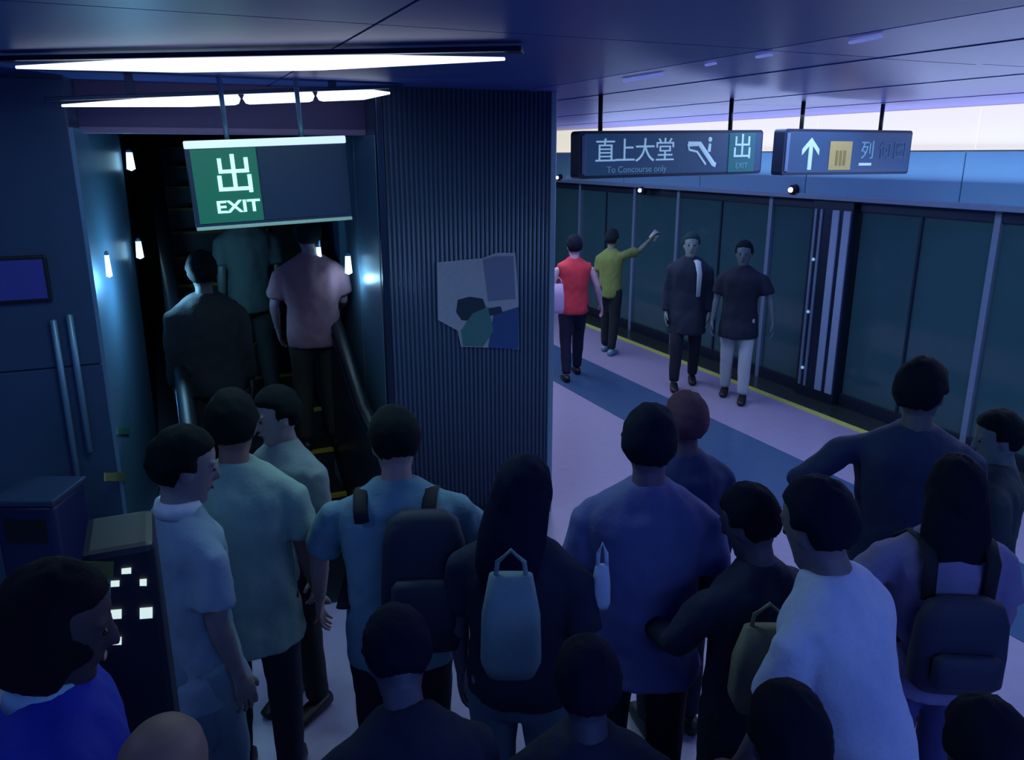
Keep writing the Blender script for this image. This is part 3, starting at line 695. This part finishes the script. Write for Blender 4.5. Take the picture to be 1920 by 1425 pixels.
# platform people further away
walk = (-.16, .18)
Q1 = person('person in a bright red sleeveless vest and black trousers beside the pillar edge', 1.70, foot=(1072, 708), face=AWAY+8, near=False, shirt=(205, 58, 76), sleeve='none', pants=(14, 20, 52), hair=(20, 26, 44), skin=(205, 170, 190), legs=walk, b=1.02, shirt_name='vest', arms={'L': ((-.35, .0, -1), (-.1, .15, -1)), 'R': ((.4, 0, -1), (.3, .3, -1))})
Q2 = person('person in a yellow-green top raising a white paper, beside the red vest', 1.66, foot=(1140, 662), face=AWAY-30, near=False, shirt=(120, 140, 74), pants=(18, 32, 40), hair=(28, 40, 44), skin=(120, 130, 110), shoes=(110, 150, 170), legs=(.1, -.1), b=.92, arms={'L': ((-.1, 0, -1), (0, .3, -1)), 'R': ((.35, .6, .1), (.3, .6, .5))})
Q3 = person('person in a dark coat with white straps and scarf walking up the platform', 1.76, foot=(1280, 722), face=AWAY+172, near=False, shirt=(26, 42, 62), sleeve='long', slen=.62, pants=(22, 28, 44), hair=(40, 70, 74), skin=(120, 140, 140), legs=walk, b=1.1, eyes=True, shirt_name='coat')
Q4 = person('person in a black top and white trousers near the yellow line', 1.72, foot=(1374, 746), face=AWAY+160, near=False, shirt=(14, 28, 50), slen=.70, pants=(178, 190, 196), hair=(16, 28, 40), skin=(80, 100, 110), legs=(.12, -.14), b=1.08, eyes=True, arms={'L': ((-.45, .1, -1), (-.2, .3, -1)), 'R': ((.2, 0, -1), (.1, .3, -1))})
# people on the escalator
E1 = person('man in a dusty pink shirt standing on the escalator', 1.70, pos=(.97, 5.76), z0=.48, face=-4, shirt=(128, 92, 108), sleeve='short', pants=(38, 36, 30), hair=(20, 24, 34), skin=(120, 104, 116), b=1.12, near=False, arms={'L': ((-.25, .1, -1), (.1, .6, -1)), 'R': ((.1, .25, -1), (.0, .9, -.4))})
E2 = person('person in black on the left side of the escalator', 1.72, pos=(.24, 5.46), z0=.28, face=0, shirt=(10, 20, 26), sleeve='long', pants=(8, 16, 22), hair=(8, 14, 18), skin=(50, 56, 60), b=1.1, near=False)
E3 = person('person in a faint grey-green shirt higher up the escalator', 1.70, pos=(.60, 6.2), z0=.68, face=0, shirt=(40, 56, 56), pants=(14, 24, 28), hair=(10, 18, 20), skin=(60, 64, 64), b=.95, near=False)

# held and worn extras
def extra(nm, pts, rad, rgb, label, cat, n=10, side=V((1, 0, 0)), e=0):
    bm = bmesh.new(); tube(bm, pts, rad, n, side=side)
    o = obj(nm, bm, mat('x_%d_%d_%d' % rgb, rgb, .7, emit=rgb if e else None, estr=e), None, True, label=label, cat=cat); return o
def loc(P, x, y, z): return P['wp'](P['T'](x, y, z))
# white straps of the dark coat
extra('scarf', [loc(Q3, -.09, .13, 1.05), loc(Q3, -.09, .15, 1.3), loc(Q3, -.07, .10, 1.42), loc(Q3, 0, -.07, 1.46)], [(.03, .012), (.035, .014), (.04, .02), (.03, .015)], (190, 215, 220), 'white scarf hanging over the dark coat', 'scarf')
extra('white_paper', [Q2['wp'](Q2['A'][1][2]+V((0, .06, .0))), Q2['wp'](Q2['A'][1][2]+V((.02, .22, .09)))], [(.05, .006), (.05, .006)], (205, 215, 190), 'white folded paper held up by the person in yellow-green', 'paper')
wL = Q1['wp'](Q1['A'][-1][1])
q = ony(1047, 560, 8.05)
bag((q.x, q.y, q.z-.17), math.radians(AWAY), (.07, .04, .34), (190, 170, 215), 'pale lilac bag carried at the left of the red vest')
# pale bags among the crowd
W = P2['wp'](P2['A'][1][2]); q = ony(345, 1180, 2.72)
bag((q.x, 2.62, .58), math.radians(AWAY), (.085, .05, .46), (104, 132, 150), 'long pale cloth bag beside the grey-green T-shirt')
q = ony(958, 1160, 1.84)
bag((q.x, q.y, q.z-.17), math.radians(AWAY), (.088, .06, .31), (104, 134, 146), 'large pale teal cloth bag below the dark-haired person')
q = ony(1128, 1080, 2.0)
bag((q.x, q.y, q.z-.11), math.radians(AWAY), (.03, .03, .15), (170, 190, 225), 'narrow white bag hanging left of the lavender-blue T-shirt')
q = P8['wp'](P8['A'][-1][2])
extra('white_cup', [(q.x, q.y, q.z-.02), (q.x, q.y, q.z+.10)], [.03, .038], (185, 195, 215), 'white paper cup held by the person with bowed head', 'cup')
q = ony(1432, 1250, 1.62)
bag((q.x, q.y, q.z-.14), math.radians(AWAY), (.10, .06, .28), (118, 118, 104), 'tan cloth shoulder bag left of the white T-shirt')
